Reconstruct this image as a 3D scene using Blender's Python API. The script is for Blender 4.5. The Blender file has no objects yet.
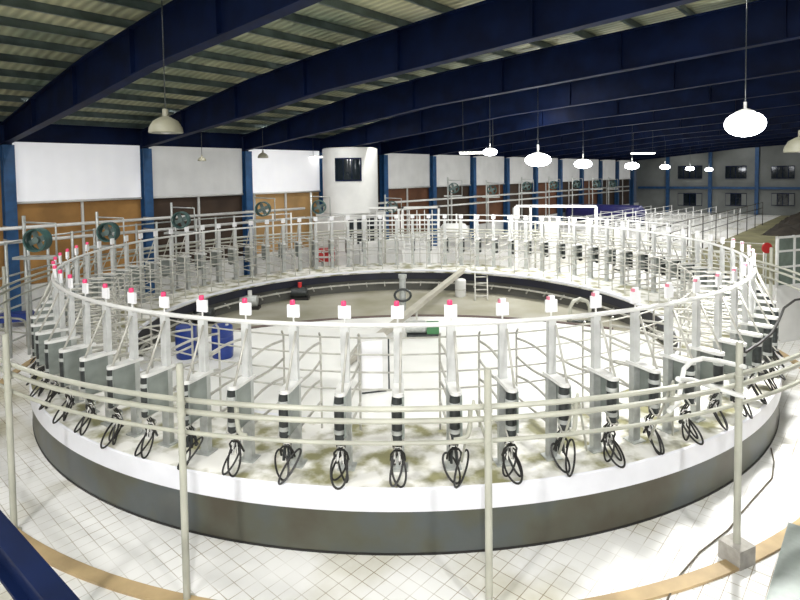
import bpy, math, random
from mathutils import Vector, Matrix
random.seed(7)
PI = math.pi
COL = bpy.context.scene.collection
# ------------------------------------------------------------------ camera constants (metres)
F_PX, PITCH, CAM_H = 552.4, 0.045, 5.408
ROLL = -0.0133
PPY = 175 + F_PX * math.tan(PITCH)
CX, CY = 0.07, 17.62            # centre of the rotary platform
DECK = 0.996
cp, sp_ = math.cos(PITCH), math.sin(PITCH)
FW = Vector((0, cp, -sp_)); R0 = Vector((1, 0, 0)); U0 = Vector((0, sp_, cp))
RT = R0 * math.cos(ROLL) + U0 * math.sin(ROLL)
UP = U0 * math.cos(ROLL) - R0 * math.sin(ROLL)
def ray(px, py): return RT * ((px - 400) / F_PX) - UP * ((py - PPY) / F_PX) + FW
CAM = Vector((0, 0, CAM_H))
def atz(px, py, z): r = ray(px, py); return CAM + r * ((z - CAM_H) / r.z)
def aty(px, py, y): r = ray(px, py); return CAM + r * (y / r.y)
# room frame: s along the long wall, w across it
TH = math.radians(41.6); ROOM = PI / 2 - TH
AV = Vector((math.sin(TH), math.cos(TH), 0)); NV = Vector((-math.cos(TH), math.sin(TH), 0))
def rw(s, w, z=0): return AV * s + NV * w + Vector((0, 0, z))
def at_w(px, py, w): r = ray(px, py); return CAM + r * (w / r.dot(NV))
def at_s(px, py, s): r = ray(px, py); return CAM + r * (s / r.dot(AV))
def sw(p): return p.dot(AV), p.dot(NV)

# ------------------------------------------------------------------ materials
MATS = {}
def nodes_of(name):
    m = bpy.data.materials.new(name); m.use_nodes = True
    nt = m.node_tree; b = nt.nodes['Principled BSDF']
    return m, nt, b
def mat(name, col, rough=0.5, metal=0.0, var=0.12, scale=3.0, emit=None, es=0.0, bump=0.0, col2=None, coat=0.0):
    if name in MATS: return MATS[name]
    m, nt, b = nodes_of(name)
    b.inputs['Roughness'].default_value = rough; b.inputs['Metallic'].default_value = metal
    tc = nt.nodes.new('ShaderNodeTexCoord'); nz = nt.nodes.new('ShaderNodeTexNoise')
    nz.inputs['Scale'].default_value = scale; nz.inputs['Detail'].default_value = 5
    nt.links.new(tc.outputs['Object'], nz.inputs['Vector'])
    cr = nt.nodes.new('ShaderNodeValToRGB')
    c2 = col2 or tuple(c * (1 - var) for c in col)
    cr.color_ramp.elements[0].position = .35; cr.color_ramp.elements[1].position = .65
    cr.color_ramp.elements[0].color = (*c2, 1); cr.color_ramp.elements[1].color = (*col, 1)
    nt.links.new(nz.outputs['Fac'], cr.inputs['Fac']); nt.links.new(cr.outputs['Color'], b.inputs['Base Color'])
    if emit:
        b.inputs['Emission Color'].default_value = (*emit, 1); b.inputs['Emission Strength'].default_value = es
    if bump:
        bp = nt.nodes.new('ShaderNodeBump'); bp.inputs['Strength'].default_value = bump
        nt.links.new(nz.outputs['Fac'], bp.inputs['Height']); nt.links.new(bp.outputs['Normal'], b.inputs['Normal'])
    MATS[name] = m
    return m
WHITE = mat('white_paint', (.70, .70, .68), .4, var=.12)
POSTW = mat('post_white', (.60, .61, .60), .4, .1, var=.2, scale=4)
PIPE = mat('pipe_cream', (.43, .43, .36), .38, var=.22, scale=2)
GALV = mat('galvanised', (.50, .52, .50), .42, .35, var=.25, scale=6)
GREYP = mat('grey_panel', (.26, .29, .27), .35, .3, var=.25, scale=4)
RAILM = mat('rail_grey', (.52, .51, .46), .4, .2, var=.25, scale=5)
CHROME = mat('chrome', (.85, .85, .85), .15, 1.0, var=.1)
BLACK = mat('black_rubber', (.012, .011, .010), .45, var=.3)
DARK = mat('dark_unit', (.030, .036, .036), .3, var=.5, scale=9)
PINK = mat('pink_lens', (.68, .05, .16), .35, emit=(1, .06, .2), es=.12)
BOARD = mat('board_white', (.86, .86, .88), .45, var=.04)
BLUE = mat('blue_steel', (.018, .085, .22), .45, var=.3)
NAVY = mat('navy_beam', (.003, .011, .052), .6, var=.5, scale=1.2)
NAVY.node_tree.nodes['Principled BSDF'].inputs['Specular IOR Level'].default_value = .15
CURT = mat('curtain_white', (.80, .80, .82), .7, var=.06, scale=1, emit=(.95, .96, 1), es=.2)  # faint emission stands in for daylight coming through the cloth
CURTG = mat('curtain_grey', (.50, .50, .49), .7, var=.12, scale=1, emit=(.9, .9, .88), es=.12)  # greyer bays, with a weaker emission for the daylight behind
STRIP = mat('tan_strip', (.52, .38, .20), .55, var=.3, scale=2)
CONC = mat('concrete_block', (.42, .40, .36), .8, var=.25, scale=8)
BARREL = mat('blue_plastic', (.012, .04, .24), .4, var=.2)
RED = mat('red_paint', (.55, .03, .03), .4, var=.2)
GREEN = mat('green_dark', (.05, .12, .11), .45, var=.4, scale=5)
GLASS = mat('dark_glass', (.008, .014, .02), .08, var=.3)
LOWWALL = mat('low_wall_white', (.74, .74, .72), .6, var=.12, scale=1)
ENDW = mat('end_wall', (.22, .235, .225), .7, var=.25, scale=.5)
BROWND = mat('brown_dark', (.05, .028, .018), .8, var=.5, scale=.8)
TUBE = mat('tube_glow', (1, 1, 1), .4, emit=(1, .98, .9), es=9)
GLOW = mat('lamp_glow', (1, 1, 1), .4, emit=(.93, .96, 1), es=14)
DOME = mat('dome_beige', (.27, .26, .19), .45, var=.15)
WIND = mat('brown_heap', (.035, .028, .02), .9, var=.5, scale=2, bump=.4)
def panel_mat(name, c): return mat(name, c, .75, var=.35, scale=.9)
OCHRE = panel_mat('ochre', (.42, .22, .065)); TAN = panel_mat('tan', (.55, .34, .14)); DKBR = panel_mat('dark_brown', (.060, .036, .022))
RUST = panel_mat('rust', (.16, .065, .03))

def floor_mat():
    m, nt, b = nodes_of('floor_tiles'); L = nt.links
    tc = nt.nodes.new('ShaderNodeTexCoord')
    br = nt.nodes.new('ShaderNodeTexBrick')
    br.inputs['Scale'].default_value = 1.0
    br.offset = 0.0; br.inputs['Brick Width'].default_value = .225; br.inputs['Row Height'].default_value = .215
    br.inputs['Mortar Size'].default_value = .006; br.inputs['Mortar Smooth'].default_value = .2
    br.inputs['Color1'].default_value = (.80, .795, .775, 1); br.inputs['Color2'].default_value = (.755, .75, .73, 1)
    n2 = nt.nodes.new('ShaderNodeTexNoise'); n2.inputs['Scale'].default_value = .9; n2.inputs['Detail'].default_value = 4
    L.new(tc.outputs['Object'], n2.inputs['Vector'])
    c2 = nt.nodes.new('ShaderNodeValToRGB'); c2.color_ramp.elements[0].position = .38; c2.color_ramp.elements[0].color = (.30, .25, .17, 1)
    c2.color_ramp.elements[1].position = .62; c2.color_ramp.elements[1].color = (.70, .69, .66, 1)
    L.new(n2.outputs['Fac'], c2.inputs['Fac']); L.new(c2.outputs['Color'], br.inputs['Mortar'])
    L.new(tc.outputs['Object'], br.inputs['Vector'])
    nz = nt.nodes.new('ShaderNodeTexNoise'); nz.inputs['Scale'].default_value = .45; nz.inputs['Detail'].default_value = 8
    L.new(tc.outputs['Object'], nz.inputs['Vector'])
    cr = nt.nodes.new('ShaderNodeValToRGB')
    cr.color_ramp.elements[0].position = .30; cr.color_ramp.elements[0].color = (.60, .57, .44, 1)
    cr.color_ramp.elements[1].position = .48; cr.color_ramp.elements[1].color = (1, 1, 1, 1)
    L.new(nz.outputs['Fac'], cr.inputs['Fac'])
    mx = nt.nodes.new('ShaderNodeMix'); mx.data_type = 'RGBA'; mx.blend_type = 'MULTIPLY'; mx.inputs['Factor'].default_value = 1
    L.new(br.outputs['Color'], mx.inputs['A']); L.new(cr.outputs['Color'], mx.inputs['B'])
    L.new(mx.outputs['Result'], b.inputs['Base Color']); b.inputs['Roughness'].default_value = .45
    return m
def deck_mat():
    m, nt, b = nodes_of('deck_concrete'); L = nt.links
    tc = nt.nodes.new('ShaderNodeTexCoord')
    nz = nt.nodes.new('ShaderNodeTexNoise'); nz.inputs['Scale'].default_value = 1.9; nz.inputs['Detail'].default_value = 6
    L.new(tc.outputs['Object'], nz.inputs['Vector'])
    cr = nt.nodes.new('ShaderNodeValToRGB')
    cr.color_ramp.elements[0].position = .38; cr.color_ramp.elements[0].color = (.25, .24, .12, 1)  # olive blotches: stains plus the soft shade between bails, painted into the deck
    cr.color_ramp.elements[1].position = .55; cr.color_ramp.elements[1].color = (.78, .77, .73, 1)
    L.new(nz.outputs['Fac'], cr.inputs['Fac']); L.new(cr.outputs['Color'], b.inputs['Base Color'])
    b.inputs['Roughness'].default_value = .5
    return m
def skirt_mat():
    m, nt, b = nodes_of('skirt_steel'); L = nt.links
    tc = nt.nodes.new('ShaderNodeTexCoord')
    nz = nt.nodes.new('ShaderNodeTexNoise'); nz.inputs['Scale'].default_value = .8; nz.inputs['Detail'].default_value = 7
    L.new(tc.outputs['Object'], nz.inputs['Vector'])
    cr = nt.nodes.new('ShaderNodeValToRGB'); e = cr.color_ramp.elements
    e[0].position = .3; e[0].color = (.075, .066, .046, 1); e[1].position = .7; e[1].color = (.115, .122, .115, 1)
    x = e.new(.45); x.color = (.092, .095, .072, 1); x = e.new(.56); x.color = (.09, .102, .102, 1)
    L.new(nz.outputs['Fac'], cr.inputs['Fac']); L.new(cr.outputs['Color'], b.inputs['Base Color'])
    b.inputs['Roughness'].default_value = .42; b.inputs['Metallic'].default_value = .25
    return m
def roof_mat():
    m, nt, b = nodes_of('roof_sheet'); L = nt.links
    tc = nt.nodes.new('ShaderNodeTexCoord')
    wv = nt.nodes.new('ShaderNodeTexWave'); wv.inputs['Scale'].default_value = 1.3; wv.bands_direction = 'X'
    L.new(tc.outputs['Object'], wv.inputs['Vector'])
    nz = nt.nodes.new('ShaderNodeTexNoise'); nz.inputs['Scale'].default_value = .3; nz.inputs['Detail'].default_value = 5
    L.new(tc.outputs['Object'], nz.inputs['Vector'])
    cr = nt.nodes.new('ShaderNodeValToRGB')
    cr.color_ramp.elements[0].position = .3; cr.color_ramp.elements[0].color = (.13, .19, .14, 1)
    cr.color_ramp.elements[1].position = .7; cr.color_ramp.elements[1].color = (.68, .66, .42, 1)
    L.new(nz.outputs['Fac'], cr.inputs['Fac'])
    mx = nt.nodes.new('ShaderNodeMix'); mx.data_type = 'RGBA'; mx.blend_type = 'MULTIPLY'; mx.inputs['Factor'].default_value = .35
    L.new(cr.outputs['Color'], mx.inputs['A']); L.new(wv.outputs['Color'], mx.inputs['B'])
    L.new(mx.outputs['Result'], b.inputs['Base Color']); b.inputs['Roughness'].default_value = .5
    bp = nt.nodes.new('ShaderNodeBump'); bp.inputs['Strength'].default_value = .6; bp.inputs['Distance'].default_value = .05
    L.new(wv.outputs['Fac'], bp.inputs['Height']); L.new(bp.outputs['Normal'], b.inputs['Normal'])
    return m
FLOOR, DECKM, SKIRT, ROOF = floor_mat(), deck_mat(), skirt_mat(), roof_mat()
PITB = mat('pit_floor_beige', (.33, .315, .26), .6, var=.35, scale=.5, col2=(.22, .21, .145))
PITW = mat('pit_slab_white', (.78, .78, .75), .5, var=.1, scale=.8)
OLIVE = mat('yard_olive', (.24, .225, .12), .8, var=.4, scale=.5)
RIM = mat('rim_white', (.78, .79, .84), .35, var=.05)
INBAND = mat('navy_band', (.010, .012, .030), .4, var=.5, scale=1)
INGREY = mat('inner_wall_grey', (.10, .10, .088), .6, var=.3, scale=1)

# ------------------------------------------------------------------ mesh builder
class MB:
    def __init__(s): s.v = []; s.f = []
    def add(s, vs, fs):
        o = len(s.v); s.v += [tuple(v) for v in vs]; s.f += [tuple(i + o for i in f) for f in fs]; return s
    def box(s, x0, x1, y0, y1, z0, z1):
        return s.add([(x0,y0,z0),(x1,y0,z0),(x1,y1,z0),(x0,y1,z0),(x0,y0,z1),(x1,y0,z1),(x1,y1,z1),(x0,y1,z1)],
                     [(3,2,1,0),(4,5,6,7),(0,1,5,4),(1,2,6,5),(2,3,7,6),(3,0,4,7)])
    def bar(s, p, q, wx, wz, up=(0,0,1)):
        p, q = Vector(p), Vector(q); d = (q - p).normalized(); u = Vector(up)
        r = d.cross(u)
        if r.length < 1e-4: r = d.cross(Vector((0, 1, 0)))
        r.normalize(); u = r.cross(d)
        vs = []
        for c in (p, q):
            for a, b in ((-1,-1),(1,-1),(1,1),(-1,1)): vs.append(c + r*(a*wx/2) + u*(b*wz/2))
        return s.add(vs, [(3,2,1,0),(4,5,6,7),(0,1,5,4),(1,2,6,5),(2,3,7,6),(3,0,4,7)])
    def tube(s, pts, r, n=8, closed=False, cap=True):
        P = [Vector(p) for p in pts]; N = len(P); vs = []; rr = r if isinstance(r, (list, tuple)) else [r]*N
        nrm = None
        for i in range(N):
            a = P[(i-1) % N] if (i > 0 or closed) else P[i]; b = P[(i+1) % N] if (i < N-1 or closed) else P[i]
            t = (b - a).normalized()
            if nrm is None:
                nrm = t.cross(Vector((0,0,1)))
                if nrm.length < 1e-3: nrm = t.cross(Vector((0,1,0)))
                nrm.normalize()
            else:
                nrm = (nrm - t*nrm.dot(t))
                nrm.normalize()
            bn = t.cross(nrm)
            for k in range(n):
                an = 2*PI*k/n; vs.append(P[i] + (nrm*math.cos(an) + bn*math.sin(an))*rr[i])
        fs = []
        for i in range(N if closed else N-1):
            j = (i+1) % N
            for k in range(n): fs.append((i*n+k, i*n+(k+1)%n, j*n+(k+1)%n, j*n+k))
        if cap and not closed:
            fs.append(tuple(range(n-1, -1, -1))); fs.append(tuple((N-1)*n+k for k in range(n)))
        return s.add(vs, fs)
    def lathe(s, prof, n=24, c=(0,0,0), axis='z', cap=True):
        vs = []
        for r, z in prof:
            for k in range(n):
                a = 2*PI*k/n; x, y = r*math.cos(a), r*math.sin(a)
                p = (x, y, z) if axis == 'z' else ((z, x, y) if axis == 'x' else (x, z, y))
                vs.append((p[0]+c[0], p[1]+c[1], p[2]+c[2]))
        fs = []
        for i in range(len(prof)-1):
            for k in range(n): fs.append((i*n+k, i*n+(k+1)%n, (i+1)*n+(k+1)%n, (i+1)*n+k))
        if cap:
            if prof[0][0] > 1e-5: fs.append(tuple(range(n-1,-1,-1)))
            if prof[-1][0] > 1e-5: fs.append(tuple((len(prof)-1)*n+k for k in range(n)))
        return s.add(vs, fs)
    def annulus(s, prof, n=160, c=(0,0), a0=0, a1=2*PI):       # closed (r,z) section swept about a vertical axis
        full = abs(a1-a0-2*PI) < 1e-6; m = n if full else n+1; K = len(prof); vs = []
        for i in range(m):
            a = a0 + (a1-a0)*i/n
            for r, z in prof: vs.append((c[0]+r*math.cos(a), c[1]+r*math.sin(a), z))
        fs = []
        for i in range(n):
            j = (i+1) % m
            for k in range(K): fs.append((i*K+k, j*K+k, j*K+(k+1)%K, i*K+(k+1)%K))
        if not full: fs.append(tuple(range(K))); fs.append(tuple((m-1)*K+k for k in range(K-1,-1,-1)))
        return s.add(vs, fs)
    def build(s, name, m, parent=None, loc=(0,0,0), rotz=0, smooth=True):
        me = bpy.data.meshes.new(name); me.from_pydata(s.v, [], s.f); me.materials.append(m)
        import bmesh
        bm = bmesh.new(); bm.from_mesh(me); bmesh.ops.recalc_face_normals(bm, faces=bm.faces[:])
        if smooth:
            for f in bm.faces: f.smooth = len(f.verts) <= 4
            for e in bm.edges:
                if len(e.link_faces) == 2 and e.calc_face_angle(0) > .6: e.smooth = False
        bm.to_mesh(me); bm.free()
        o = bpy.data.objects.new(name, me); COL.objects.link(o); o.location = loc; o.rotation_euler = (0,0,rotz)
        if parent: o.parent = parent
        return o
def empty(name, label, cat, loc=(0,0,0), rotz=0, group=None):
    o = bpy.data.objects.new(name, None); COL.objects.link(o); o.location = loc; o.rotation_euler = (0,0,rotz)
    o.empty_display_size = .2
    return tag(o, label, cat, group)
def tag(o, label, cat, group=None):
    o['label'] = label; o['category'] = cat
    if group: o['group'] = group
    return o
def struct(o, label=None, cat=None):
    o['kind'] = 'structure'
    if label: o['label'] = label
    if cat: o['category'] = cat
    return o
KIDS = {}
def kids(o):
    if o.name not in KIDS: KIDS[o.name] = [c for c in bpy.data.objects if c.parent == o]
    return KIDS[o.name]
def copy_tree(o, parent=None):
    c = o.copy(); COL.objects.link(c)
    if parent: c.parent = parent
    for ch in kids(o): copy_tree(ch, c)
    return c
ORD = ['first','second','third','fourth','fifth','sixth','seventh','eighth','ninth','tenth','eleventh','twelfth','thirteenth','fourteenth','fifteenth','sixteenth','seventeenth','eighteenth','nineteenth','twentieth','twenty-first','twenty-second']
def ring_pt(r, phi, z): return Vector((CX + r*math.sin(phi), CY - r*math.cos(phi), z))
def ring_pts(r, z, n=180, a0=0, a1=2*PI): return [ring_pt(r, a0+(a1-a0)*i/n, z) for i in range(n if abs(a1-a0-2*PI)<1e-6 else n+1)]

# ------------------------------------------------------------------ room shell
S0, S1, WL, WR = -9.0, 79.0, 26.0, -16.0
SLOPE = .115
BOT = [(26.6, 6.76), (17, 7.62), (13, 8.02), (9, 8.22), (3.5, 8.52), (0, 8.72)]
TOP = [(26.6, 7.50), (21.5, 8.28), (16.4, 8.95), (12, 9.25), (8, 9.45), (0, 9.78)]
def interp(T, w):
    w = abs(w)
    for (w1, z1), (w0, z0) in zip(T, T[1:]):
        if w >= w0 or w0 == 0: return z0 + (z1-z0)*(w-w0)/(w1-w0)
def beam_z(w): return interp(BOT, w)
def beam_top(w): return interp(TOP, w)
BD, PUR = .92, .22
struct(MB().box(S0, S1, WR, WL+.4, -.2, 0).build('floor', FLOOR, rotz=ROOM), 'white tiled floor around the rotary platform', 'floor')
struct(MB().box(31, S1, WR, 9.6, 0, .012).build('floor_yard', OLIVE, rotz=ROOM), 'olive concrete yard floor beyond the platform', 'floor')
def roof_z(w): return beam_top(w) + PUR
mb = MB()
WS = [WL+.5, 21.5, 16.4, 12, 8, 4, 0, -4, -8, -12, WR-.5]
vs = []
for w in WS: vs += [(S0, w, roof_z(w)), (S1, w, roof_z(w)), (S0, w, roof_z(w)+.1), (S1, w, roof_z(w)+.1)]
fs = [(0,1,3,2), tuple(4*(len(WS)-1)+k for k in (1,0,2,3))]
for i in range(len(WS)-1):
    a = 4*i; b = a+4; fs += [(a, b, b+1, a+1), (a+2, a+3, b+3, b+2), (a, a+2, b+2, b), (a+1, b+1, b+3, a+3)]
mb.add(vs, fs)
struct(mb.build('ceiling', ROOF, rotz=ROOM, smooth=False), 'corrugated roof sheeting with olive underside', 'ceiling')
struct(MB().box(S0, S1, WL, WL+.3, 0, 1.15).build('wall_left', LOWWALL, rotz=ROOM), 'low white wall below the curtains', 'wall')
struct(MB().box(S0, S1, WL+.1, WL+.25, 6.8, roof_z(WL)+.05).build('wall_left_eave', NAVY, rotz=ROOM), 'dark eave strip above the white curtains', 'wall')
def gable(name, sa, sb, m):
    b = MB(); pts = [(WL+.3,0)] + [(w_, roof_z(w_)) for w_ in (WL+.3, 21.5, 16.4, 12, 8, 0, -8, -12, WR)] + [(WR,0)]
    K = len(pts)
    vs = [(sa,w,z) for w,z in pts] + [(sb,w,z) for w,z in pts]
    b.add(vs, [tuple(range(K)), tuple(range(2*K-1, K-1, -1))] + [(i,(i+1)%K,(i+1)%K+K,i+K) for i in range(K)])
    return b.build(name, m, rotz=ROOM, smooth=False)
struct(gable('wall_end', S1, S1+.3, ENDW), 'grey far end wall with two rows of windows', 'wall')
struct(gable('wall_back', S0-.3, S0, LOWWALL), 'wall behind the viewpoint', 'wall')
struct(MB().box(S0, S1, WR-.3, WR, 0, roof_z(WR)).build('wall_right', LOWWALL, rotz=ROOM), 'wall on the far side of the hall', 'wall')
# steel frames
COLS = [6.0 + 5.35*k for k in range(-2, 14)]
names_vis = {}
for i, s in enumerate(COLS):
    k = i - 2
    which = (ORD[k] + ' blue steel column along the curtained wall, counting from the left edge') if k >= 0 else 'blue steel column of the curtained wall beside the viewpoint'
    b = MB(); b.box(s-.02, s+.02, WL-.42, WL-.06, 0, 6.78)
    c = tag(b.build('steel_column', BLUE, rotz=ROOM), which, 'column', 'blue columns of the long wall')
    MB().box(s-.2, s+.2, WL-.46, WL-.42, 0, 6.78).box(s-.2, s+.2, WL-.06, WL-.02, 0, 6.78).build('flange', BLUE, c)
    which = (ORD[k] + ' navy roof beam spanning the hall, counting from the nearest in view') if k >= 0 else 'navy roof beam overhead beside the viewpoint'
    t = empty('roof_beam', which, 'beam', rw(s, WL), ROOM, 'navy roof beams')
    web = MB(); fl = MB()
    BW = [26, 21.5, 17, 13, 9, 3.5, 0, -3.5, -9, -13, WR]
    for a_, b_ in zip(BW, BW[1:]):
        za, zb, ta, tb = beam_z(a_), beam_z(b_), beam_top(a_), beam_top(b_)
        for (l0, l1, h0, h1, wid, dst) in ((za, zb, za+.035, zb+.035, .3, fl), (ta-.035, tb-.035, ta, tb, .3, fl), (za+.035, zb+.035, ta-.035, tb-.035, .03, web)):
            vs = []
            for yy, z0, z1 in ((a_-WL, l0, h0), (b_-WL, l1, h1)):
                vs += [(-wid/2,yy,z0),(wid/2,yy,z0),(wid/2,yy,z1),(-wid/2,yy,z1)]
            dst.add(vs, [(0,1,2,3),(7,6,5,4),(0,4,5,1),(1,5,6,2),(2,6,7,3),(3,7,4,0)])
    for ws in range(2, 26, 4):
        web.box(-.13, .13, ws-WL-.01, ws-WL+.01, beam_z(ws)+.03, beam_top(ws)-.03)
    web.build('web', NAVY, t, smooth=False); fl.build('flange', NAVY, t, smooth=False)
PURM = mat('purlin_zinc', (.17, .22, .22), .3, .5, var=.4, scale=2)
w = WL - .5
while w > WR:
    z = beam_top(w)
    b = MB(); b.box(S0, S1, w-.012, w+.012, z, z+PUR).box(S0, S1, w-.012, w+.075, z+PUR-.02, z+PUR).box(S0, S1, w-.075, w+.012, z, z+.02)
    tag(b.build('roof_purlin', PURM, rotz=ROOM, smooth=False), 'long zinc purlin running under the olive roof sheeting', 'purlin', 'purlins under the roof')
    w -= 1.42
# curtains and panels, bay by bay
LOWC = [OCHRE, DKBR, TAN, BROWND, RUST, DKBR, RUST, DKBR, RUST, DKBR, RUST, DKBR, BROWND]
UPC = [CURT, CURTG, CURT, CURT, CURTG, CURTG, CURTG, CURTG, CURTG, CURTG, CURTG, CURTG, CURTG]
LOWN = ['ochre', 'dark brown', 'tan', 'brown'] + ['rust brown', 'dark brown']*5
for i in range(13):
    a_, b_ = COLS[i+2]+.2, COLS[i+3]-.2
    nm = ORD[i]
    cb = MB(); nseg = 24; vs = []; fs = []
    for j in range(nseg+1):
        x = a_+(b_-a_)*j/nseg; yy = WL-.12+.02*math.sin(j*1.9)
        vs += [(x, yy, 4.5+.04*math.sin(j*.35)), (x, yy-.02, 6.92)]
    for j in range(nseg): fs.append((2*j, 2*j+2, 2*j+3, 2*j+1))
    cb.add(vs, fs)
    if i != 3:
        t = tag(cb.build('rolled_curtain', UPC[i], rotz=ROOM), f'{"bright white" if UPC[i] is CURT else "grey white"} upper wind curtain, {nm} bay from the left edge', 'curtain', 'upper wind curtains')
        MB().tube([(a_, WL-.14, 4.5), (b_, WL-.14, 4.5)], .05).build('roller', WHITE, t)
    tag(MB().box(a_-.19, b_+.19, WL+.12, WL+.18, 1.16, 6.79).build('windbreak_panel', LOWC[i], rotz=ROOM), f'{LOWN[i]} windbreak panel behind the opening, {nm} bay from the left edge', 'panel', 'windbreak panels of the long wall')
    m_ = (a_+b_)/2
    tag(MB().box(m_-.045, m_+.045, WL-.05, WL+.05, 1.15, 4.5).build('opening_post', WHITE, rotz=ROOM), f'slim white post in the middle of the {nm} wall opening', 'post', 'slim white wall posts')
for s in (-4.6, .7):
    tag(MB().box(s, s+5.2, WL+.12, WL+.18, 1.16, 6.79).build('windbreak_panel', OCHRE, rotz=ROOM), 'ochre windbreak panel behind the wall beside the viewpoint', 'panel', 'windbreak panels beside the viewpoint')
# white control booth between the third and fifth columns
p = at_w(350.5, 185, 23.6); p.z = 0
t = empty('control_booth', 'white round-fronted control booth with a dark window between blue columns', 'booth', p, ROOM)
MB().lathe([(1.53, 3.25), (1.6, 3.3), (1.6, 6.95), (1.5, 7.0)], 48).build('upper_body', LOWWALL, t)
MB().box(-1.65, 1.65, -1.2, 1.2, 0, 3.25).build('base_body', LOWWALL, t)
def curved(r, a0, a1, z0, z1, th, n=10):
    b = MB(); b.annulus([(r, z0), (r+th, z0), (r+th, z1), (r, z1)], n, a0=a0, a1=a1); return b
wf = curved(1.59, -PI/2-1.3, -PI/2-.36, 5.1, 6.4, .05).build('window', NAVY, t)
for q in range(3):
    curved(1.62, -PI/2-1.28+.295*q, -PI/2-1.28+.295*q+.275, 5.17, 6.33, .03, 5).build('pane', GLASS, wf)
for q in range(4):
    f_ = MB().box(-1.6+q*.82, -.95+q*.82, -1.24, -1.2, 1.5, 3.0).build('window', WHITE, t)
    MB().box(-1.55+q*.82, -1.0+q*.82, -1.26, -1.23, 1.55, 2.2).box(-1.55+q*.82, -1.0+q*.82, -1.26, -1.23, 2.27, 2.95).build('pane', GLASS, f_)
# end wall columns, rail and windows
for i, w in enumerate((22.2, 17.15, 12.1, 7.05, 2.0, -3.0)):
    tag(MB().box(S1-.35, S1-.02, w-.2, w+.2, 0, roof_z(w)-.3).build('end_column', BLUE, rotz=ROOM), f'dark blue column on the grey end wall, {ORD[i]} from the curtained corner', 'column', 'end wall columns')
tag(MB().box(S1-.25, S1-.02, -10, WL, 3.1, 3.4).build('wall_rail', BLUE, rotz=ROOM), 'dark blue horizontal girt across the grey end wall', 'girt')
wi = 1
for (px, w_) in ((690, 24), (736, 21), (783, 23)):
    for y0, y1 in ((166, 178.5), (193, 206)):
        A = at_s(px-w_/2, y0, S1-.05); B = at_s(px+w_/2, y1, S1-.05)
        (sa, wa), (sb, wb) = sw(A), sw(B)
        t = MB().box(S1-.12, S1, wb, wa, B.z, A.z).build(f'window_{wi}', NAVY, rotz=ROOM)
        struct(t, f'dark {"upper" if y0 < 180 else "lower"} window in the end wall, {ORD[(wi-1)//2]} pair from the curtained corner', 'window')
        n = 4
        for q in range(n):
            u0 = wb+(wa-wb)*(q+.06)/n; u1 = wb+(wa-wb)*(q+.94)/n
            MB().box(S1-.14, S1-.11, u0, u1, B.z+.08, A.z-.08).build('pane', GLASS if q in (1, 2) or y0 < 180 else ENDW, t)
        wi += 1

# ------------------------------------------------------------------ rotary platform
t = empty('rotary_platform', 'large round rotary milking platform with white deck and dark steel skirt', 'platform', (CX, CY, 0))
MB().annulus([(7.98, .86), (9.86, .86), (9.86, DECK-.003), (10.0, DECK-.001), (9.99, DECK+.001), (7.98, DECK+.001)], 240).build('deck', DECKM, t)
MB().annulus([(9.88, .655), (10.03, .655), (10.03, DECK-.02), (10.01, DECK-.002), (9.88, DECK-.002)], 240).build('outer_rim', RIM, t)
MB().annulus([(9.82, .02), (9.99, .02), (9.99, .675), (9.82, .675)], 240).build('skirt', SKIRT, t)
MB().annulus([(9.84, 0), (10.0, 0), (10.0, .03), (9.84, .03)], 240).build('base_gap', BLACK, t)
MB().annulus([(7.90, .93), (7.98, .93), (7.98, DECK+.01), (7.90, DECK+.01)], 200).build('inner_rim', RIM, t)
MB().annulus([(8.0, .56), (8.1, .56), (8.1, .86), (8.0, .86)], 200).build('drive_band', INBAND, t)
MB().annulus([(8.16, .0), (8.24, .0), (8.24, .56), (8.16, .56)], 200).build('inner_footing', INGREY, t)
# pit inside the ring
struct(MB().lathe([(8.15, .0), (8.15, .018), (0, .018)], 160, c=(CX, CY, 0)).build('floor_pit', PITB), 'beige grey concrete floor inside the ring', 'floor')
# white slab in the near half of the pit: inside the ring and inside a wide arc
b = MB(); pts = []
cs, rs = Vector((CX+.25, 8.4)), 11.95
for i in range(121):
    a = 2*PI*i/120
    pts.append(Vector((CX+7.9*math.cos(a), CY+7.9*math.sin(a))))
out = []
for q in pts:
    d = q - cs
    out.append(cs + d.normalized()*min(d.length, rs))
n = len(out)-1
vs = [(q.x, q.y, .018) for q in out[:n]] + [(q.x, q.y, .14) for q in out[:n]]
b.add(vs, [tuple(range(n, 2*n))] + [(i, (i+1)%n, (i+1)%n+n, i+n) for i in range(n)])
struct(b.build('floor_slab', PITW, smooth=False), 'raised white slab filling the near half of the pit', 'floor')
arc = [ (cs.x + (rs+.02)*math.sin(a), cs.y + (rs+.02)*math.cos(a), .16) for a in [-.6+1.2*i/40 for i in range(41)] if (Vector((cs.x+(rs+.02)*math.sin(a), cs.y+(rs+.02)*math.cos(a)))-Vector((CX,CY))).length < 7.8]
tag(MB().tube(arc, .05).build('slab_curb', mat('curb_dark', (.10, .07, .06), .6)), 'dark curved curb along the edge of the white pit slab', 'curb')
# drive rail with supports under the far inner rim
t = empty('guide_rail', 'grey guide rail on short brackets below the inner rim', 'rail', (CX, CY, 0))
MB().annulus([(7.86, .38), (7.92, .38), (7.92, .44), (7.86, .44)], 200).build('rail', RAILM, t)
for k in range(60):
    a = 2*PI*k/60
    MB().bar((7.90*math.cos(a), 7.90*math.sin(a), .26), (8.18*math.cos(a), 8.18*math.sin(a), .40), .05, .05).build('bracket', RAILM, t)
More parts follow.
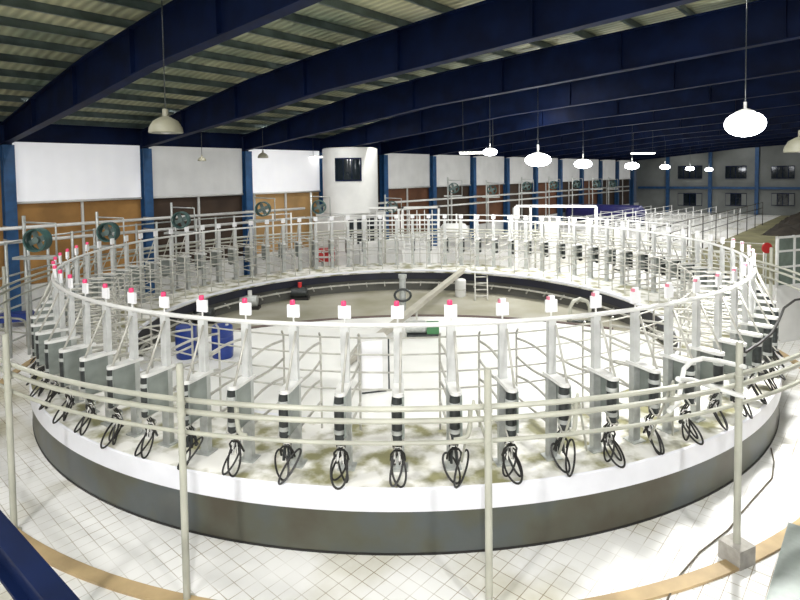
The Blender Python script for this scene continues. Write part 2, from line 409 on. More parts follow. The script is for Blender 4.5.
# ladder on the far inner rim
L0, L1 = aty(475, 268, 25.2), aty(487, 268, 25.2)
t = empty('pit_ladder', 'small grey ladder leaning against the far inner rim of the platform', 'ladder', (L0.x, L0.y, 0))
dx = L1.x-L0.x
MB().tube([(-.26, -1.9, .02), (0, 0, 1.15)], .03).build('stile', RAILM, t); MB().tube([(dx-.28, -1.9, .02), (dx, 0, 1.15)], .03).build('stile', RAILM, t)
for q in range(5):
    f_ = (q+.7)/5.4; MB().tube([(-.26*(1-f_), -1.9*(1-f_), 1.15*f_), (dx-.28*(1-f_), -1.9*(1-f_), 1.15*f_)], .03).build('rung', RAILM, t)
# slanting duct from the far rim to the cabinet in the centre
A, B = aty(463, 270, 25.2), aty(345, 363, 15.0)
t = empty('slanting_duct', 'long cream duct slanting from the far rim down to the pit centre', 'duct', B)
MB().bar((0,0,0), A-B, .24, .16).build('duct', mat('duct_beige', (.40, .38, .32), .5), t)
MB().bar((A-B)*.48-Vector((0,0,.1)), (A-B)*.48-Vector((0,0,(B+(A-B)*.48).z-.02)), .07, .07).build('stand', RAILM, t)
MB().bar((A-B)*.2-Vector((0,0,.1)), (A-B)*.2-Vector((0,0,(B+(A-B)*.2).z-.14)), .07, .07).build('stand', RAILM, t)
p = aty(461, 300, 24.2)
t = empty('drum', 'small white drum hanging under the far rim beside the ladder', 'drum', (p.x-.02, p.y, 0.02))
MB().lathe([(.22, 0), (.24, .04), (.24, .72), (.2, .76), (.0, .77)], 20).build('body', WHITE, t); MB().lathe([(.25, .3), (.25, .34)], 20).build('hoop', RAILM, t)
# centre cabinet and posts
p = atz(373, 390, .14)
t = empty('control_cabinet', 'white control cabinet with a dark side standing in the pit', 'cabinet', (p.x, p.y, .14), .25)
MB().box(-.34, .34, -.2, .2, .05, 1.35).build('body', WHITE, t); MB().box(-.30, .2, -.225, -.2, .12, 1.28).build('door', BOARD, t)
MB().box(.34, .38, -.2, .2, .05, 1.3).build('side_panel', DARK, t); MB().box(-.3, .3, -.18, .18, 0, .05).build('plinth', DARK, t)
p = atz(403, 318, .02)
t = empty('centre_column', 'grey centre column with hose reel rising from the pit', 'column', (p.x, p.y, .02))
MB().lathe([(.3, 0), (.3, .05), (.12, .06), (.12, 1.5), (.16, 1.52), (.16, 1.65), (0, 1.66)], 20).build('column', GALV, t)
MB().tube([(.3*math.cos(a), -.16, .9+.22*math.sin(a)) for a in [2*PI*i/20 for i in range(20)]], .045, closed=True).build('hose_reel', DARK, t)
p = atz(416, 336, .14)
t = empty('motor', 'grey drive motor with a green box on the white pit slab', 'motor', (p.x, p.y, .14))
MB().lathe([(.0, -.35), (.2, -.33), (.2, .3), (.14, .35), (0, .36)], 20, c=(0, 0, .3), axis='x').build('body', GALV, t)
MB().box(.35, .75, -.15, .15, .1, .45).build('gear_box', mat('green_paint', (.05, .18, .07), .4), t); MB().box(-.3, .75, -.2, .2, 0, .1).build('base', DARK, t)
for i, (px, py, h) in enumerate(((187, 357, .95), (223, 357, .95))):
    p = atz(px, py, .14)
    t = empty('blue_barrel', 'blue plastic barrel in the pit, ' + ('nearer the deck edge' if i == 0 else 'nearer the cabinet'), 'barrel', (p.x, p.y, .14), 0, 'blue barrels in the pit')
    MB().lathe([(.27, 0), (.29, .03), (.31, .3), (.30, .32), (.31, .34), (.31, .62), (.30, .64), (.31, .66), (.29, .92), (.25, .95), (0, .95)], 24).build('body', BARREL, t)
    MB().lathe([(.05, .95), (.05, .98), (0, .98)], 10, c=(.14, 0, 0)).build('bung', WHITE, t)
p = atz(580, 322, .02)
t = empty('hose_arch', 'small beige pipe arch standing on the pit floor', 'pipe arch', (p.x, p.y, .02))
MB().tube([(-.35, 0, 0), (-.35, 0, .55), (-.25, 0, .75), (0, 0, .85), (.25, 0, .75), (.35, 0, .55), (.35, 0, 0)], .07).build('pipe', PIPE, t)
MB().box(-.45, .45, -.1, .1, 0, .05).build('base', DARK, t)
for i, (px, py) in enumerate(((190, 300), (205, 315), (250, 302), (300, 293))):
    p = atz(px, py, .3) if i else atz(192, 318, .02)
    p.z = .02
    t = empty('pump_unit', ['dark pump unit beside the far inner rim', 'black hydraulic pump unit on the pit floor', 'grey round pump unit with white cap', 'black low pump unit with red cap'][i], 'pump', p)
    MB().lathe([(0, -.4), (.22, -.38), (.24, 0), (.22, .3), (0, .34)], 18, c=(0, 0, .32), axis='x').build('body', DARK if i != 2 else GALV, t)
    MB().box(-.4, .4, -.2, .2, 0, .12).build('base', BLACK, t)
    MB().lathe([(.09, .5), (.09, .75), (0, .76)], 12).build('cap', RED if i == 3 else WHITE, t)

# ------------------------------------------------------------------ bails
NB, PH0, RB = 75, math.radians(-.787), 9.48
STEP = 2*PI/NB
def bend(y0, z0, y1, z1, sag, n=6):
    return [(0.05*math.sin(PI*i/n)*0, y0+(y1-y0)*i/n, z0+(z1-z0)*i/n + sag*math.sin(PI*i/n)) for i in range(n+1)]
def make_bail():
    t = empty('milking_bail', 'x', 'milking bail', (0, 0, 0))
    MB().box(-.075, .075, -.05, .05, 0, 1.28).build('lower_post', GALV, t)  # greyer than the upper post: its shadow is put into the colour
    MB().box(-.062, .062, -.045, .045, 1.28, 2.17).build('upper_post', POSTW, t)
    MB().box(-.13, .13, -.12, .12, 0, .02).build('base_plate', GALV, t)
    b = MB(); n = 8; out = [(-.085, -.12), (.085, -.12)] + [(.085*math.cos(PI*i/n), .40+.085*math.sin(PI*i/n)) for i in range(n+1)]
    m_ = len(out); b.add([(x, y, 1.27) for x, y in out]+[(x, y, 1.32) for x, y in out], [tuple(range(m_-1, -1, -1)), tuple(range(m_, 2*m_))]+[(i, (i+1)%m_, (i+1)%m_+m_, i+m_) for i in range(m_)])
    b.build('bracket', WHITE, t)
    MB().tube([(-.05, .05, 2.08), (-.03, .42, 1.31)], .019).build('brace', RAILM, t)
    MB().box(-.085, -.055, .05, .44, .68, 1.27).box(-.085, -.04, .05, .44, .66, .69).build('side_panel', GREYP, t)
    mt = MB().lathe([(.05, .60), (.075, .63), (.078, .70), (.078, 1.18), (.07, 1.25), (.03, 1.27)], 16, c=(.02, .40, 0)).build('milk_meter', DARK, t)
    for z in (.72, 1.10): MB().lathe([(.082, z), (.085, z+.012), (.085, z+.05), (.082, z+.062)], 16, c=(.02, .40, 0)).build('metal_band', GALV, mt)
    b = MB()
    b.tube([(-.055, .30, .66), (-.06, .46, .62), (.0, .5, .61), (.09, .47, .63), (.10, .40, .72)], .014, 6)
    b.build('hose_hook', RAILM, t)
    for z, sg in ((.48, 0), (.85, .06), (1.2, -.05), (1.52, .05)):
        MB().tube(bend(-.04, z+.02, -1.22, z, sg), .022, 6).build('divider_rail', RAILM, t)
    MB().tube([(0, -1.22, 0), (0, -1.22, 1.62), (.0, -1.16, 1.70)], .02, 6).build('divider_upright', RAILM, t)
    MB().tube([(0, 0, 2.13), (0, 0, 2.30)], .014, 6).build('sign_stem', WHITE, t)
    sb = MB().box(-.095, .095, -.02, .02, 2.28, 2.47).build('sign_board', BOARD, t)
    MB().lathe([(.04, 2.47), (.04, 2.525), (.034, 2.54), (0, 2.545)], 12, c=(.012, 0, 0)).build('indicator_light', PINK, sb)
    return t
proto = make_bail()
bpy.context.view_layer.update()
for q in [proto] + list(proto.children_recursive): kids(q)
LENS_W = MB().box(-.045, .035, -.03, .03, 2.47, 2.535).build('lamp_cap', BOARD)
LENS_P = MB().box(.035, .065, -.028, .028, 2.47, 2.52).build('indicator_light', mat('pale_pink', (.75, .25, .33), .4))
def cluster_proto(v):
    t = empty('milking_cluster', 'x', 'milking cluster')
    cy_ = .30
    MB().lathe([(0, .42), (.05, .43), (.065, .46), (.06, .50), (.03, .53), (0, .535)], 14, c=(0.02, cy_, 0)).build('claw', CHROME, t)
    for dx, dy in ((-.045, -.02), (.045, -.02), (-.03, .045), (.035, .05)):
        MB().tube([(.02+dx*.7, cy_+dy*.7, .43), (.02+dx*1.1, cy_+dy, .36), (.02+dx*1.2, cy_+dy*1.1, .24)], [.018, .02, .023], 8).build('teat_cup', CHROME if v != 1 else DARK, t)
    def loop(cx_, y, zc, rx, rz, lean, tw, r=.013, n=26):
        return [(cx_ + rx*math.sin(a) + tw*math.cos(a), y + lean*(1-math.cos(a))*.5, zc + rz*math.cos(a)) for a in [2*PI*i/n for i in range(n)]]
    b = MB()
    if v == 0:
        b.tube(loop(.0, cy_+.01, .20, .10, .19, .22, .03), .016, 6, closed=True).tube(loop(.03, cy_, .22, .075, .17, .28, -.05), .016, 6, closed=True)
    elif v == 1:
        b.tube(loop(-.07, cy_, .21, .07, .19, .30, -.10), .016, 6, closed=True).tube(loop(.07, cy_+.02, .20, .10, .18, .18, .06), .016, 6, closed=True)
    else:
        b.tube(loop(.02, cy_, .19, .12, .17, .32, .02), .016, 6, closed=True).tube(loop(-.02, cy_, .22, .05, .18, .18, .07), .016, 6, closed=True).tube(loop(.03, cy_, .20, .09, .17, .12, -.07), .015, 6, closed=True)
    b.build('milk_hose', BLACK, t)
    b = MB()
    for dx in (-.05, 0, .05): b.tube([(.02+dx*.6, .38, .62), (.02+dx*1.4, cy_+.05, .55), (.02+dx*1.1, cy_, .45)], .011, 6)
    b.tube([(-.09, .30, .28), (-.08, .36, .40), (-.04, .38, .46), (.06, .38, .46), (.11, .36, .40), (.12, .30, .28)], .016, 6)
    b.build('pulse_tube', BLACK, t)
    return t
cprotos = [cluster_proto(v) for v in range(3)]
cused = [False]*3
POST_ANG = [math.radians(a) for a in (-33, -14.9, 4.9, 24.0)]
for k in range(NB):
    kk = k if k <= NB//2 else k - NB
    phi = PH0 + kk*STEP
    o = proto if k == 0 else copy_tree(proto)
    o.location = ring_pt(RB, phi, DECK); o.rotation_euler = (0, 0, PI + phi)
    deg = math.degrees(phi)
    front = -84 < deg < 78
    if front and kk > 1:
        for sb in [c for c in o.children if c.name.startswith('sign_board')]:
            for il in list(sb.children): bpy.data.objects.remove(il)
            ia = LENS_W if k == 2 else LENS_W.copy(); ib = LENS_P if k == 2 else LENS_P.copy()
            for q in (ia, ib):
                if k != 2: COL.objects.link(q)
                q.parent = sb
    elif not front:
        for sb in [c for c in o.children if c.name.startswith('sign_board')]:
            for il in list(sb.children): bpy.data.objects.remove(il)
    if front:
        if kk <= 1: nm = f'{ORD[1-kk]} bay to the left'
        else: nm = f'{ORD[kk-2]} bay to the right'
        o['label'] = f'white milking bail, {nm} of the middle railing post'
        o['group'] = 'milking bails along the front of the platform'
        v = (k*7 + k//3) % 3
        c = cprotos[v] if not cused[v] else copy_tree(cprotos[v])
        cused[v] = True
        c.location = ring_pt(RB, phi, DECK); c.rotation_euler = (0, 0, PI + phi + random.uniform(-.02, .02))
        c['label'] = f'black looped milking cluster, {nm} of the middle railing post'
        c['group'] = 'milking clusters hanging at the deck edge'
    else:
        sec = 'far left curve' if -150 < deg < 0 else ('far right curve' if 0 < deg < 150 else 'back')
        o['label'] = f'white milking bail seen across the pit on the {sec} of the platform'
        o['group'] = f'milking bails on the {sec} of the platform'
# ring rails carried by the bails
tag(MB().tube(ring_pts(RB+.02, DECK+2.18), .038, 8, closed=True).build('top_ring_rail', WHITE), 'thick white ring rail joining the tops of all the bail posts', 'rail')
for i, z in enumerate((2.62, 2.33, 2.02, 1.72)):
    tag(MB().tube(ring_pts(8.28, z), .015, 6, closed=True).build('inner_ring_rail', RAILM), f'thin grey head rail circling the inner deck edge, {["topmost","second from top","third from top","lowest"][i]}', 'rail', 'thin inner ring rails')

# ------------------------------------------------------------------ outer railing
RF = 11.15
def make_post(phi, label, block=False):
    t = empty('railing_post', label, 'post', ring_pt(RF, phi, 0), phi, 'round posts of the outer railing')
    MB().lathe([(.046, 0), (.046, 3.05), (.04, 3.08), (0, 3.085)], 14).build('pole', PIPE, t)
    if block: MB().box(-.16, .16, -.16, .16, 0, .26).build('footing', CONC, t)
    else: MB().lathe([(.10, 0), (.10, .02), (.055, .03)], 14).build('footing', PIPE, t)
    for z in (2.58, 2.43, 2.16): MB().lathe([(.054, z-.03), (.054, z+.03)], 12).build('clamp', PIPE, t)
for a, l in zip(POST_ANG, ('tall cream railing post at the left edge of the photo', 'tall cream railing post standing in front of the left half of the platform', 'tall cream middle railing post in front of the platform', 'tall cream railing post set in a square concrete footing')):
    make_post(a, l, a == POST_ANG[3])
for k in range(14):
    make_post(math.radians(44.5 + 20*k), 'cream railing post of the outer railing behind the platform')
for z, l in ((2.58, 'upper'), (2.43, 'middle'), (2.16, 'lower')):
    tag(MB().tube(ring_pts(RF-.085, z), .036 if z > 2.2 else .028, 8, closed=True).build('railing_pipe', PIPE), f'{l} cream pipe of the curved outer railing round the platform', 'pipe', 'curved outer railing pipes')
# bent tie pipes on the front railing
def tie(px, flip, label):
    r = ray(px, 400); d = Vector((r.x, r.y)); o_ = Vector((-CX, -CY)); R_ = RF-.085
    A_, B_, C_ = d.dot(d), 2*d.dot(o_), o_.dot(o_)-R_*R_
    tt = (-B_-math.sqrt(B_*B_-4*A_*C_))/(2*A_); p = d*tt; phi = math.atan2(p.x-CX, CY-p.y)
    t = empty('tie_pipe', label, 'pipe', ring_pt(R_-.05, phi, 0), phi, 'bent tie pipes of the railing')
    MB().tube([(0, 0, 2.56), (0, .02, 2.3), (-.03*flip, .02, 2.2), (-.10*flip, .02, 2.16), (-.2*flip, .02, 2.15)], .03).build('pipe', PIPE, t)
    if flip > 0: MB().tube([(.05, .05, 2.62), (.35, .35, 1.7)], .016).tube([(.05, .05, 2.62), (-.05, .35, 1.7)], .016).build('strut', PIPE, t)
tie(471, 1, 'bent cream tie pipe with two slanting struts, beside the middle railing post')
tie(578, .3, 'short cream drop pipe joining the railing pipes, midway between two posts')
tie(676, 1, 'bent cream tie pipe joining the railing pipes, beside the footed post')
tie(234, -.6, 'bent cream tie pipe just past the left front railing post')
# bracket arm near the footed post
G = [aty(x, y, yy) for x, y, yy in ((745, 367, 7.35), (720, 361, 7.7), (703, 358.5, 7.95), (692, 361, 8.0), (684, 369, 7.95), (681, 385, 7.6), (678, 402, 7.3), (669, 411, 7.1))]
tag(MB().tube(G, .034).build('bent_guard_pipe', WHITE), 'white bent guard pipe looping towards the bails beside the footed post', 'pipe')
Q = [aty(x, y, yy) for x, y, yy in ((678, 379, 7.0), (692, 380, 7.5), (744, 397, 7.3))]
tag(MB().tube(Q, .034).build('slanting_brace_pipe', WHITE), 'white slanting pipe running down to the footed railing post', 'pipe')
# tan cover strip in the floor
tag(MB().annulus([(11.10, 0), (11.30, 0), (11.30, .035), (11.10, .035)], 200, (CX, CY)).build('floor_channel_cover', STRIP), 'tan curved channel cover let into the floor round the platform', 'channel cover')
C_ = [aty(x, y, yy) for x, y, yy in ((746, 352, 7.6), (760, 343, 8.2), (772, 333, 8.9), (779, 320, 9.6), (784, 308, 10.2), (795, 300, 10.6), (815, 297, 11))]
tag(MB().tube(C_, .022, 6).build('slack_cable', BLACK), 'black slack cable looping from the footed post towards the right edge', 'cable')
# loose cable on the floor
pts = [atz(x, y, .02) for x, y in ((771, 448), (774, 462), (772, 478), (755, 497), (742, 512), (728, 530), (700, 552), (680, 575), (668, 598), (660, 620))]
tag(MB().tube(pts, .012, 6).build('floor_cable', mat('cable_brown', (.10, .08, .05), .6)), 'thin dark cable straggling across the white floor tiles', 'cable')

# ------------------------------------------------------------------ behind the platform
def fan(px, py, dist_w, label, size=.36, base=0):
    p = at_w(px, py, dist_w)
    t = empty('cooling_fan', label, 'fan', (p.x, p.y, 0), 0, 'pole-mounted fans')
    MB().tube([(-.35, 0, 0), (-.35, 0, p.z+.75)], .05).build('pole', GALV, t)
    MB().box(-.62, .62, -.2, .2, p.z-.58, p.z-.5).build('shelf', GALV, t)
    f_ = MB().lathe([(size*.86, -.16), (size, -.16), (size, .16), (size*.86, .16)], 28, c=(.05, 0, p.z), axis='y', cap=False).build('housing', GREEN, t)
    b = MB()
    for q in range(4):
        a = q*PI/2+.4; b.bar((.05, 0, p.z), (.05+size*.8*math.cos(a), .02, p.z+size*.8*math.sin(a)), .16, .02, up=(0, 1, 0))
    b.lathe([(.1, -.12), (.1, .1)], 12, c=(.05, 0, p.z), axis='y').build('blades', mat('fan_grey', (.12, .17, .16), .5), f_)
    MB().tube([(.62, 0, p.z-.5), (.62, 0, p.z+.5), (-.35, 0, p.z+.55)], .03).build('frame', GALV, t)
FX = [(36, 240, 19.6), (107, 232, 21.5), (180, 220, 22.7), (262, 209, 22.6), (318, 207, 22.0), (391, 207, 22.4), (453, 188, 22.5), (491, 190, 22.5), (526, 186, 22.5), (553, 185, 22.5), (576, 184, 22.5), (596, 184, 22.5), (612, 184, 22.5)]
for i, (x, y, w_) in enumerate(FX):
    fan(x, y, w_, f'green drum fan on a grey pole along the curtained wall, {ORD[i]} from the left edge')
# long pipes parallel to the wall
for (yy, l) in ((229, 'upper'), (243, 'lower')):
    A = at_w(2, yy, 24.2)
    for (u0, u1, pl) in ((-4, 19.3, 'before the white booth'), (24.5, 70, 'beyond the white booth')):
        t = empty('overhead_pipe', f'{l} thick white pipe along the curtained wall {pl}', 'pipe', rw(0, 24.2), ROOM, 'white pipes along the wall')
        MB().tube([(u0, 0, A.z), (u1, 0, A.z)], .065).build('pipe', WHITE, t)
        for q in range(14):
            x = 6+5.35*q-.3
            if u0 < x < u1: MB().bar((x, .0, A.z), (x, 1.3, A.z), .05, .05).build('bracket', GALV, t)
def fence(p, q, h, nr, label, m=WHITE, group='white pen rails behind the platform', step=1.6, z0=.35, pr=.035, name='pen_fence'):
    p, q = Vector((p[0], p[1], 0)), Vector((q[0], q[1], 0)); d = q-p; L = d.length
    t = empty(name, label, 'fence', p, math.atan2(d.y, d.x), group)
    n = max(1, round(L/step))
    for i in range(n+1): MB().tube([(L*i/n, 0, 0), (L*i/n, 0, h)], pr, 8).build('post', m, t)
    for i in range(nr):
        z = z0 + (h-.05-z0)*i/max(1, nr-1)
        MB().tube([(0, 0, z), (L, 0, z)], pr*.7, 6).build('rail', m, t)
    return t
# curved lane fence just outside the platform on the far side
segs = [-80, -95, -110, -124, -138, -152, -166, -180, -194, -208, -222, -236, -250]
for i in range(len(segs)-1):
    a, b_ = math.radians(segs[i]), math.radians(segs[i+1])
    fence(ring_pt(12.1, a, 0), ring_pt(12.1, b_, 0), 3.55 if i < 5 else 3.3, 4, f'tall grey white lane fence curving behind the platform, {ORD[i]} panel from the left', GALV if i < 4 else WHITE, 'curved lane fence behind the platform', 1.15, .5, .045, 'lane_fence')
# close barred gates in the middle distance
for i, (x0, x1) in enumerate(((333, 360), (362, 400), (402, 440))):
    A, B = aty(x0, 240, 31.2), aty(x1, 240, 31.2)
    t = empty('barred_gate', f'white close-barred gate behind the back of the platform, {ORD[i]} from the booth', 'gate', (A.x, A.y, 0), 0, 'close-barred gates')
    L = B.x-A.x
    fr = MB(); fr.box(0, .12, -.05, .05, 0, 3.62).box(L-.12, L, -.05, .05, 0, 3.62).box(0, L, -.05, .05, 3.5, 3.62).box(0, L, -.04, .04, .2, .28); fr.build('frame', WHITE, t)
    for q in range(5): MB().box(.09, L-.09, -.02, .02, .9+.55*q, .98+.55*q).build('bar', WHITE, t)
    for q in range(4): MB().box(L*(q+1)/5-.025, L*(q+1)/5+.025, -.025, .025, .28, 3.42).build('upright', WHITE, t)
    MB().box(.1, L-.1, .0, .03, .25, 1.35).build('kick_panel', LOWWALL, t)
# white portal frame
A, B = aty(516, 206, 31), aty(596, 210, 31)
t = empty('portal_frame', 'wide white goal-shaped frame standing behind the platform', 'frame', (A.x, A.y, 0))
L = B.x-A.x; ht = A.z
MB().box(-.09, .09, -.09, .09, 0, ht).build('post', WHITE, t); MB().box(L-.07, L+.07, -.07, .07, 0, ht-.1).build('post', WHITE, t); MB().box(.75, .87, -.06, .06, 0, ht).build('post', WHITE, t)
MB().bar((0, 0, ht), (L, 0, ht-.08), .12, .14).build('crossbar', WHITE, t); MB().box(-.16, .16, -.16, .16, ht-.7, ht-.1).build('cap_box', WHITE, t)
MB().bar((.8, 0, ht-.9), (L, 0, ht-.95), .05, .06).build('crossbar', RAILM, t)
# tank
p = aty(454, 231, 32)
t = empty('white_tank', 'white horizontal tank on legs behind the barred gates', 'tank', (p.x, p.y, 0))
MB().lathe([(0, -.85), (.25, -.8), (.42, -.65), (.45, -.5), (.45, .5), (.42, .65), (.25, .8), (0, .85)], 24, c=(0, 0, p.z), axis='x').build('shell', WHITE, t)
for sx in (-.5, .5):
    for sy in (-.25, .25): MB().box(sx-.04, sx+.04, sy-.04, sy+.04, 0, p.z-.3).build('leg', RAILM, t)
# red box and equipment by the far entry
p = aty(327, 262, 29.5); 
t = empty('red_machine', 'red machine with white stripes beside the entry lane', 'machine', (p.x, p.y, 0))
q = aty(327, 250, 29.5)
MB().box(-.4, .4, -.25, .25, p.z+.05, q.z+.1).build('housing', RED, t); MB().box(-.42, .42, -.27, -.25, p.z+.25, p.z+.35).build('stripe', WHITE, t)
MB().box(-.3, -.2, -.2, .2, 0, p.z+.05).build('leg', GALV, t); MB().box(.2, .3, -.2, .2, 0, p.z+.05).build('leg', GALV, t)
# white cabinets behind the far bails
for i, (x, y0, y1, wd) in enumerate(((292, 256, 277, .9), (345, 238, 268, .8), (368, 242, 266, .9), (395, 240, 262, 1.0), (550, 225, 262, .7), (622, 228, 262, .8))):
    A, B = aty(x, y0, 30.3), None
    t = empty('equipment_cabinet', f'white equipment cabinet behind the far bails, {ORD[i]} from the left', 'cabinet', (A.x, A.y, 0), .2*(i % 3-1), 'white cabinets behind the platform')
    MB().box(-wd/2, wd/2, -.3, .3, .1, A.z).build('body', LOWWALL, t); MB().box(-wd/2+.06, wd/2-.06, -.33, -.3, .2, A.z-.1).build('door', WHITE, t); MB().box(-wd/2+.05, wd/2-.05, -.25, .25, 0, .1).build('plinth', DARK, t)
# pens beyond
pens = []
for i, w_ in enumerate((18.5, 16.5, 14.5, 12.5, 10.5)):
    fence(rw(33+i*.6, w_), rw(60, w_), 1.9+.1*(i % 2), 5, f'white pen rail running away behind the platform, {ORD[i]} row from the curtained wall', WHITE, step=2.7)
for i, s in enumerate((36, 42, 48)):
    fence(rw(s, 10.4), rw(s, 19), 2.0, 5, f'white cross rail closing the pens, {ORD[i]} row beyond the platform', WHITE, step=2.2)
fence(rw(31.5, 4.5), rw(31.5, 10), 1.9, 4, 'white rail between the platform and the olive yard', WHITE, step=1.4)
fence(rw(32, 9.9), rw(64, 9.3), 2.3, 3, 'dark slanting yard rail along the olive yard', mat('dark_rail', (.06, .055, .045), .6), 'dark yard rails', 3.5, 1.2)
fence(rw(35, 2.5), rw(52.5, 5.0), 1.8, 3, 'dark low yard rail across the olive yard', mat('dark_rail', (.06, .055, .045), .6), 'dark yard rails', 3.5, .6)
# dark feed heap on the yard
b = MB(); vs = []; fs = []; nx, ny = 24, 10
for i in range(nx+1):
    for j in range(ny+1):
        u, v = i/nx, j/ny; h = 1.35*math.sin(PI*u)**.3*math.sin(PI*v)**.5*(.75+.22*math.sin(i*1.7+j*1.9)+.2*math.sin(i*3.1+j*.7))
        vs.append((u*21, v*5, .012+max(0, h)))
for i in range(nx):
    for j in range(ny): fs.append((i*(ny+1)+j, (i+1)*(ny+1)+j, (i+1)*(ny+1)+j+1, i*(ny+1)+j+1))
b.add(vs, fs)
P = rw(54, 3.0)
tag(b.build('dark_heap', WIND, None, P, ROOM), 'long dark brown heap lying on the olive yard before the end wall', 'heap')
# blue trough beyond the pens
A = atz(606, 214, .9); s_, w_ = sw(A)
t = empty('blue_cover', 'dark blue rounded cover lying among the pens near the curtained wall', 'cover', Vector((aty(604, 212, 56).x, 56, 0)), ROOM)
MB().lathe([(0, -4.0), (.6, -3.9), (.95, -3.6), (.95, 3.6), (.6, 3.9), (0, 4.0)], 24, c=(0, 0, 1.2), axis='y').build('cover', mat('deep_blue', (.015, .015, .10), .35, var=.3), t)
MB().box(-.8, .8, -3.7, 3.7, 0, .45).build('cradle', DARK, t)
# booth at the right edge
A = aty(776, 332, 17); 
t = empty('white_partition', 'white partition with a barred window frame at the right edge', 'partition', (A.x, A.y, 0), math.radians(20))
MB().box(0, 3, 0, .08, 0, 1.75).build('lower_panel', LOWWALL, t)
fr = MB(); 
for x in (0, .75, 1.5, 2.25): fr.box(x, x+.07, 0, .07, 1.75, 3.35)
for z in (1.75, 2.35, 2.85, 3.28): fr.box(0, 2.3, 0, .07, z, z+.06)
fr.build('window_frame', WHITE, t)
MB().box(.05, 2.28, .03, .04, 1.8, 3.3).build('pane', mat('pane_green', (.16, .20, .17), .2, var=.3), t)
# red disc on a pole
p = aty(767, 248, 19.0)
t = empty('red_disc_sign', 'red round disc on a thin pole near the partition', 'sign', (p.x, p.y, 0))
MB().lathe([(0, -.02), (.17, -.018), (.19, 0), (.17, .018), (0, .02)], 24, c=(0, 0, p.z), axis='y').build('disc', RED, t); MB().tube([(0, .04, 0), (0, .04, p.z+.1)], .02).build('pole', GALV, t)
# bent hoops at the left edge
for i, (x, y, h) in enumerate(((14, 348, 1.3), (30, 345, .9))):
    p = atz(x, y, 0)
    t = empty('hoop_barrier', ['tall bent pipe hoop beside the blue column', 'low bent pipe hoop beside the platform'][i], 'hoop', (p.x-.6, p.y, 0), -.3)
    MB().tube([(-.7, 0, 0), (-.7, 0, h-.25), (-.6, 0, h-.05), (-.4, 0, h), (.4, 0, h), (.6, 0, h-.05), (.7, 0, h-.25), (.7, 0, 0)], .035).build('hoop', PIPE, t)
    MB().tube([(-.7, 0, h*.5), (.7, 0, h*.5)], .025).build('cross_rail', PIPE, t)
p = atz(17, 326, 0)
t = empty('blue_trough', 'dark blue trough beside the low white wall', 'trough', (p.x, p.y, 0), .3)
MB().box(-.6, .6, -.25, .25, .2, .5).build('tub', BARREL, t); MB().box(-.5, -.4, -.2, .2, 0, .2).build('leg', GALV, t); MB().box(.4, .5, -.2, .2, 0, .2).build('leg', GALV, t)

# ------------------------------------------------------------------ near the viewpoint
A, B = aty(-40, 495, 5.4), aty(85, 648, 3.8)
t = empty('stair_beam', 'dark navy steel stair beam crossing the lower left corner', 'beam', B)
D = A-B
MB().bar((0, 0, 0), D, .035, .30).build('web', NAVY, t); MB().bar((0, 0, .15), D+Vector((0, 0, .15)), .17, .03).bar((0, 0, -.15), D+Vector((0, 0, -.15)), .17, .03).build('flange', NAVY, t)
MB().bar((-.25, -.1, -.25), D+Vector((-.25, -.1, -.25)), .05, .05).build('lower_rail', NAVY, t)
MB().bar((0, 0, -.15), (0, 0, -B.z), .1, .1).build('leg', NAVY, t); MB().bar(D*.97+Vector((0, 0, -.15)), Vector(((D*.97).x, (D*.97).y, -B.z)), .1, .1).build('leg', NAVY, t)
A, B = atz(789, 523, .75), atz(770, 600, .75); (sa, wa), (sb, wb) = sw(A), sw(B)
w_ = (wa+wb)/2
t = empty('galvanised_barrier', 'grey galvanised sheet barrier in the lower right corner', 'barrier', rw(sb-2, w_, 0), ROOM)
Lb = sa-sb+2
MB().box(0, Lb, -.7, 0, .05, .75).build('sheet', mat('barrier_zinc', (.16, .165, .16), .3, .5, var=.4, scale=3), t); MB().box(0, Lb, -.72, .02, .72, .76).build('top_edge', GREYP, t); MB().box(.1, Lb-.1, -.6, -.1, 0, .05).build('plinth', DARK, t)

# ------------------------------------------------------------------ lamps
def spot(loc, e, size=2.6, col=(1, .99, .97), rad=.25):
    l = bpy.data.lights.new('lamp_light', 'SPOT'); l.energy = e; l.spot_size = size; l.spot_blend = .5; l.color = col; l.shadow_soft_size = rad
    o = bpy.data.objects.new('lamp_light', l); COL.objects.link(o); o.location = loc; return o
def dome(p, dia, label, lit, e=0, fl=.52):
    s_, w_ = sw(p)
    top = roof_z(w_)
    t = empty('dome_lamp', label, 'lamp', p, 0, 'hanging dome lamps')
    r = dia/2
    if lit: MB().lathe([(r*.5, r*fl*.84), (r*.45, r*fl), (r*.2, r*fl*1.15), (r*.08, r*fl*1.2), (r*.08, r*1.2), (0, r*1.22)], 28).build('shade', WHITE, t)
    else: MB().lathe([(r, 0), (r*1.03, .01), (r*.98, r*.35), (r*.75, r*.75), (r*.35, r*.98), (r*.18, r*1.05), (r*.18, r*1.5), (0, r*1.52)], 28).build('shade', DOME, t)
    MB().tube([(0, 0, r*1.15), (0, 0, top-p.z)], .011, 6).build('cord', DARK, t)
    if lit:
        MB().lathe([(r*math.cos(q*PI/16), r*fl*math.sin(q*PI/16)) for q in range(-8, 9)], 28).build('bulb_globe', GLOW, t)  # globe made oversized so its shape takes in the lamp's bloom
        if e: spot(p + Vector((0, 0, -r*.9)), e, 2.9)
    else:
        MB().lathe([(0, -.02), (r*.3, 0), (r*.3, r*.3), (0, r*.4)], 16).build('bulb_globe', WHITE, t)
dome(aty(166, 133, 9.8), .56, 'beige unlit dome lamp hanging before the first roof beams', False)
dome(aty(263, 158, 27), .5, 'small beige dome lamp hanging before the white curtains', False)
dome(aty(202, 161, 24), .35, 'tiny grey dome lamp hanging before the grey curtain', False)
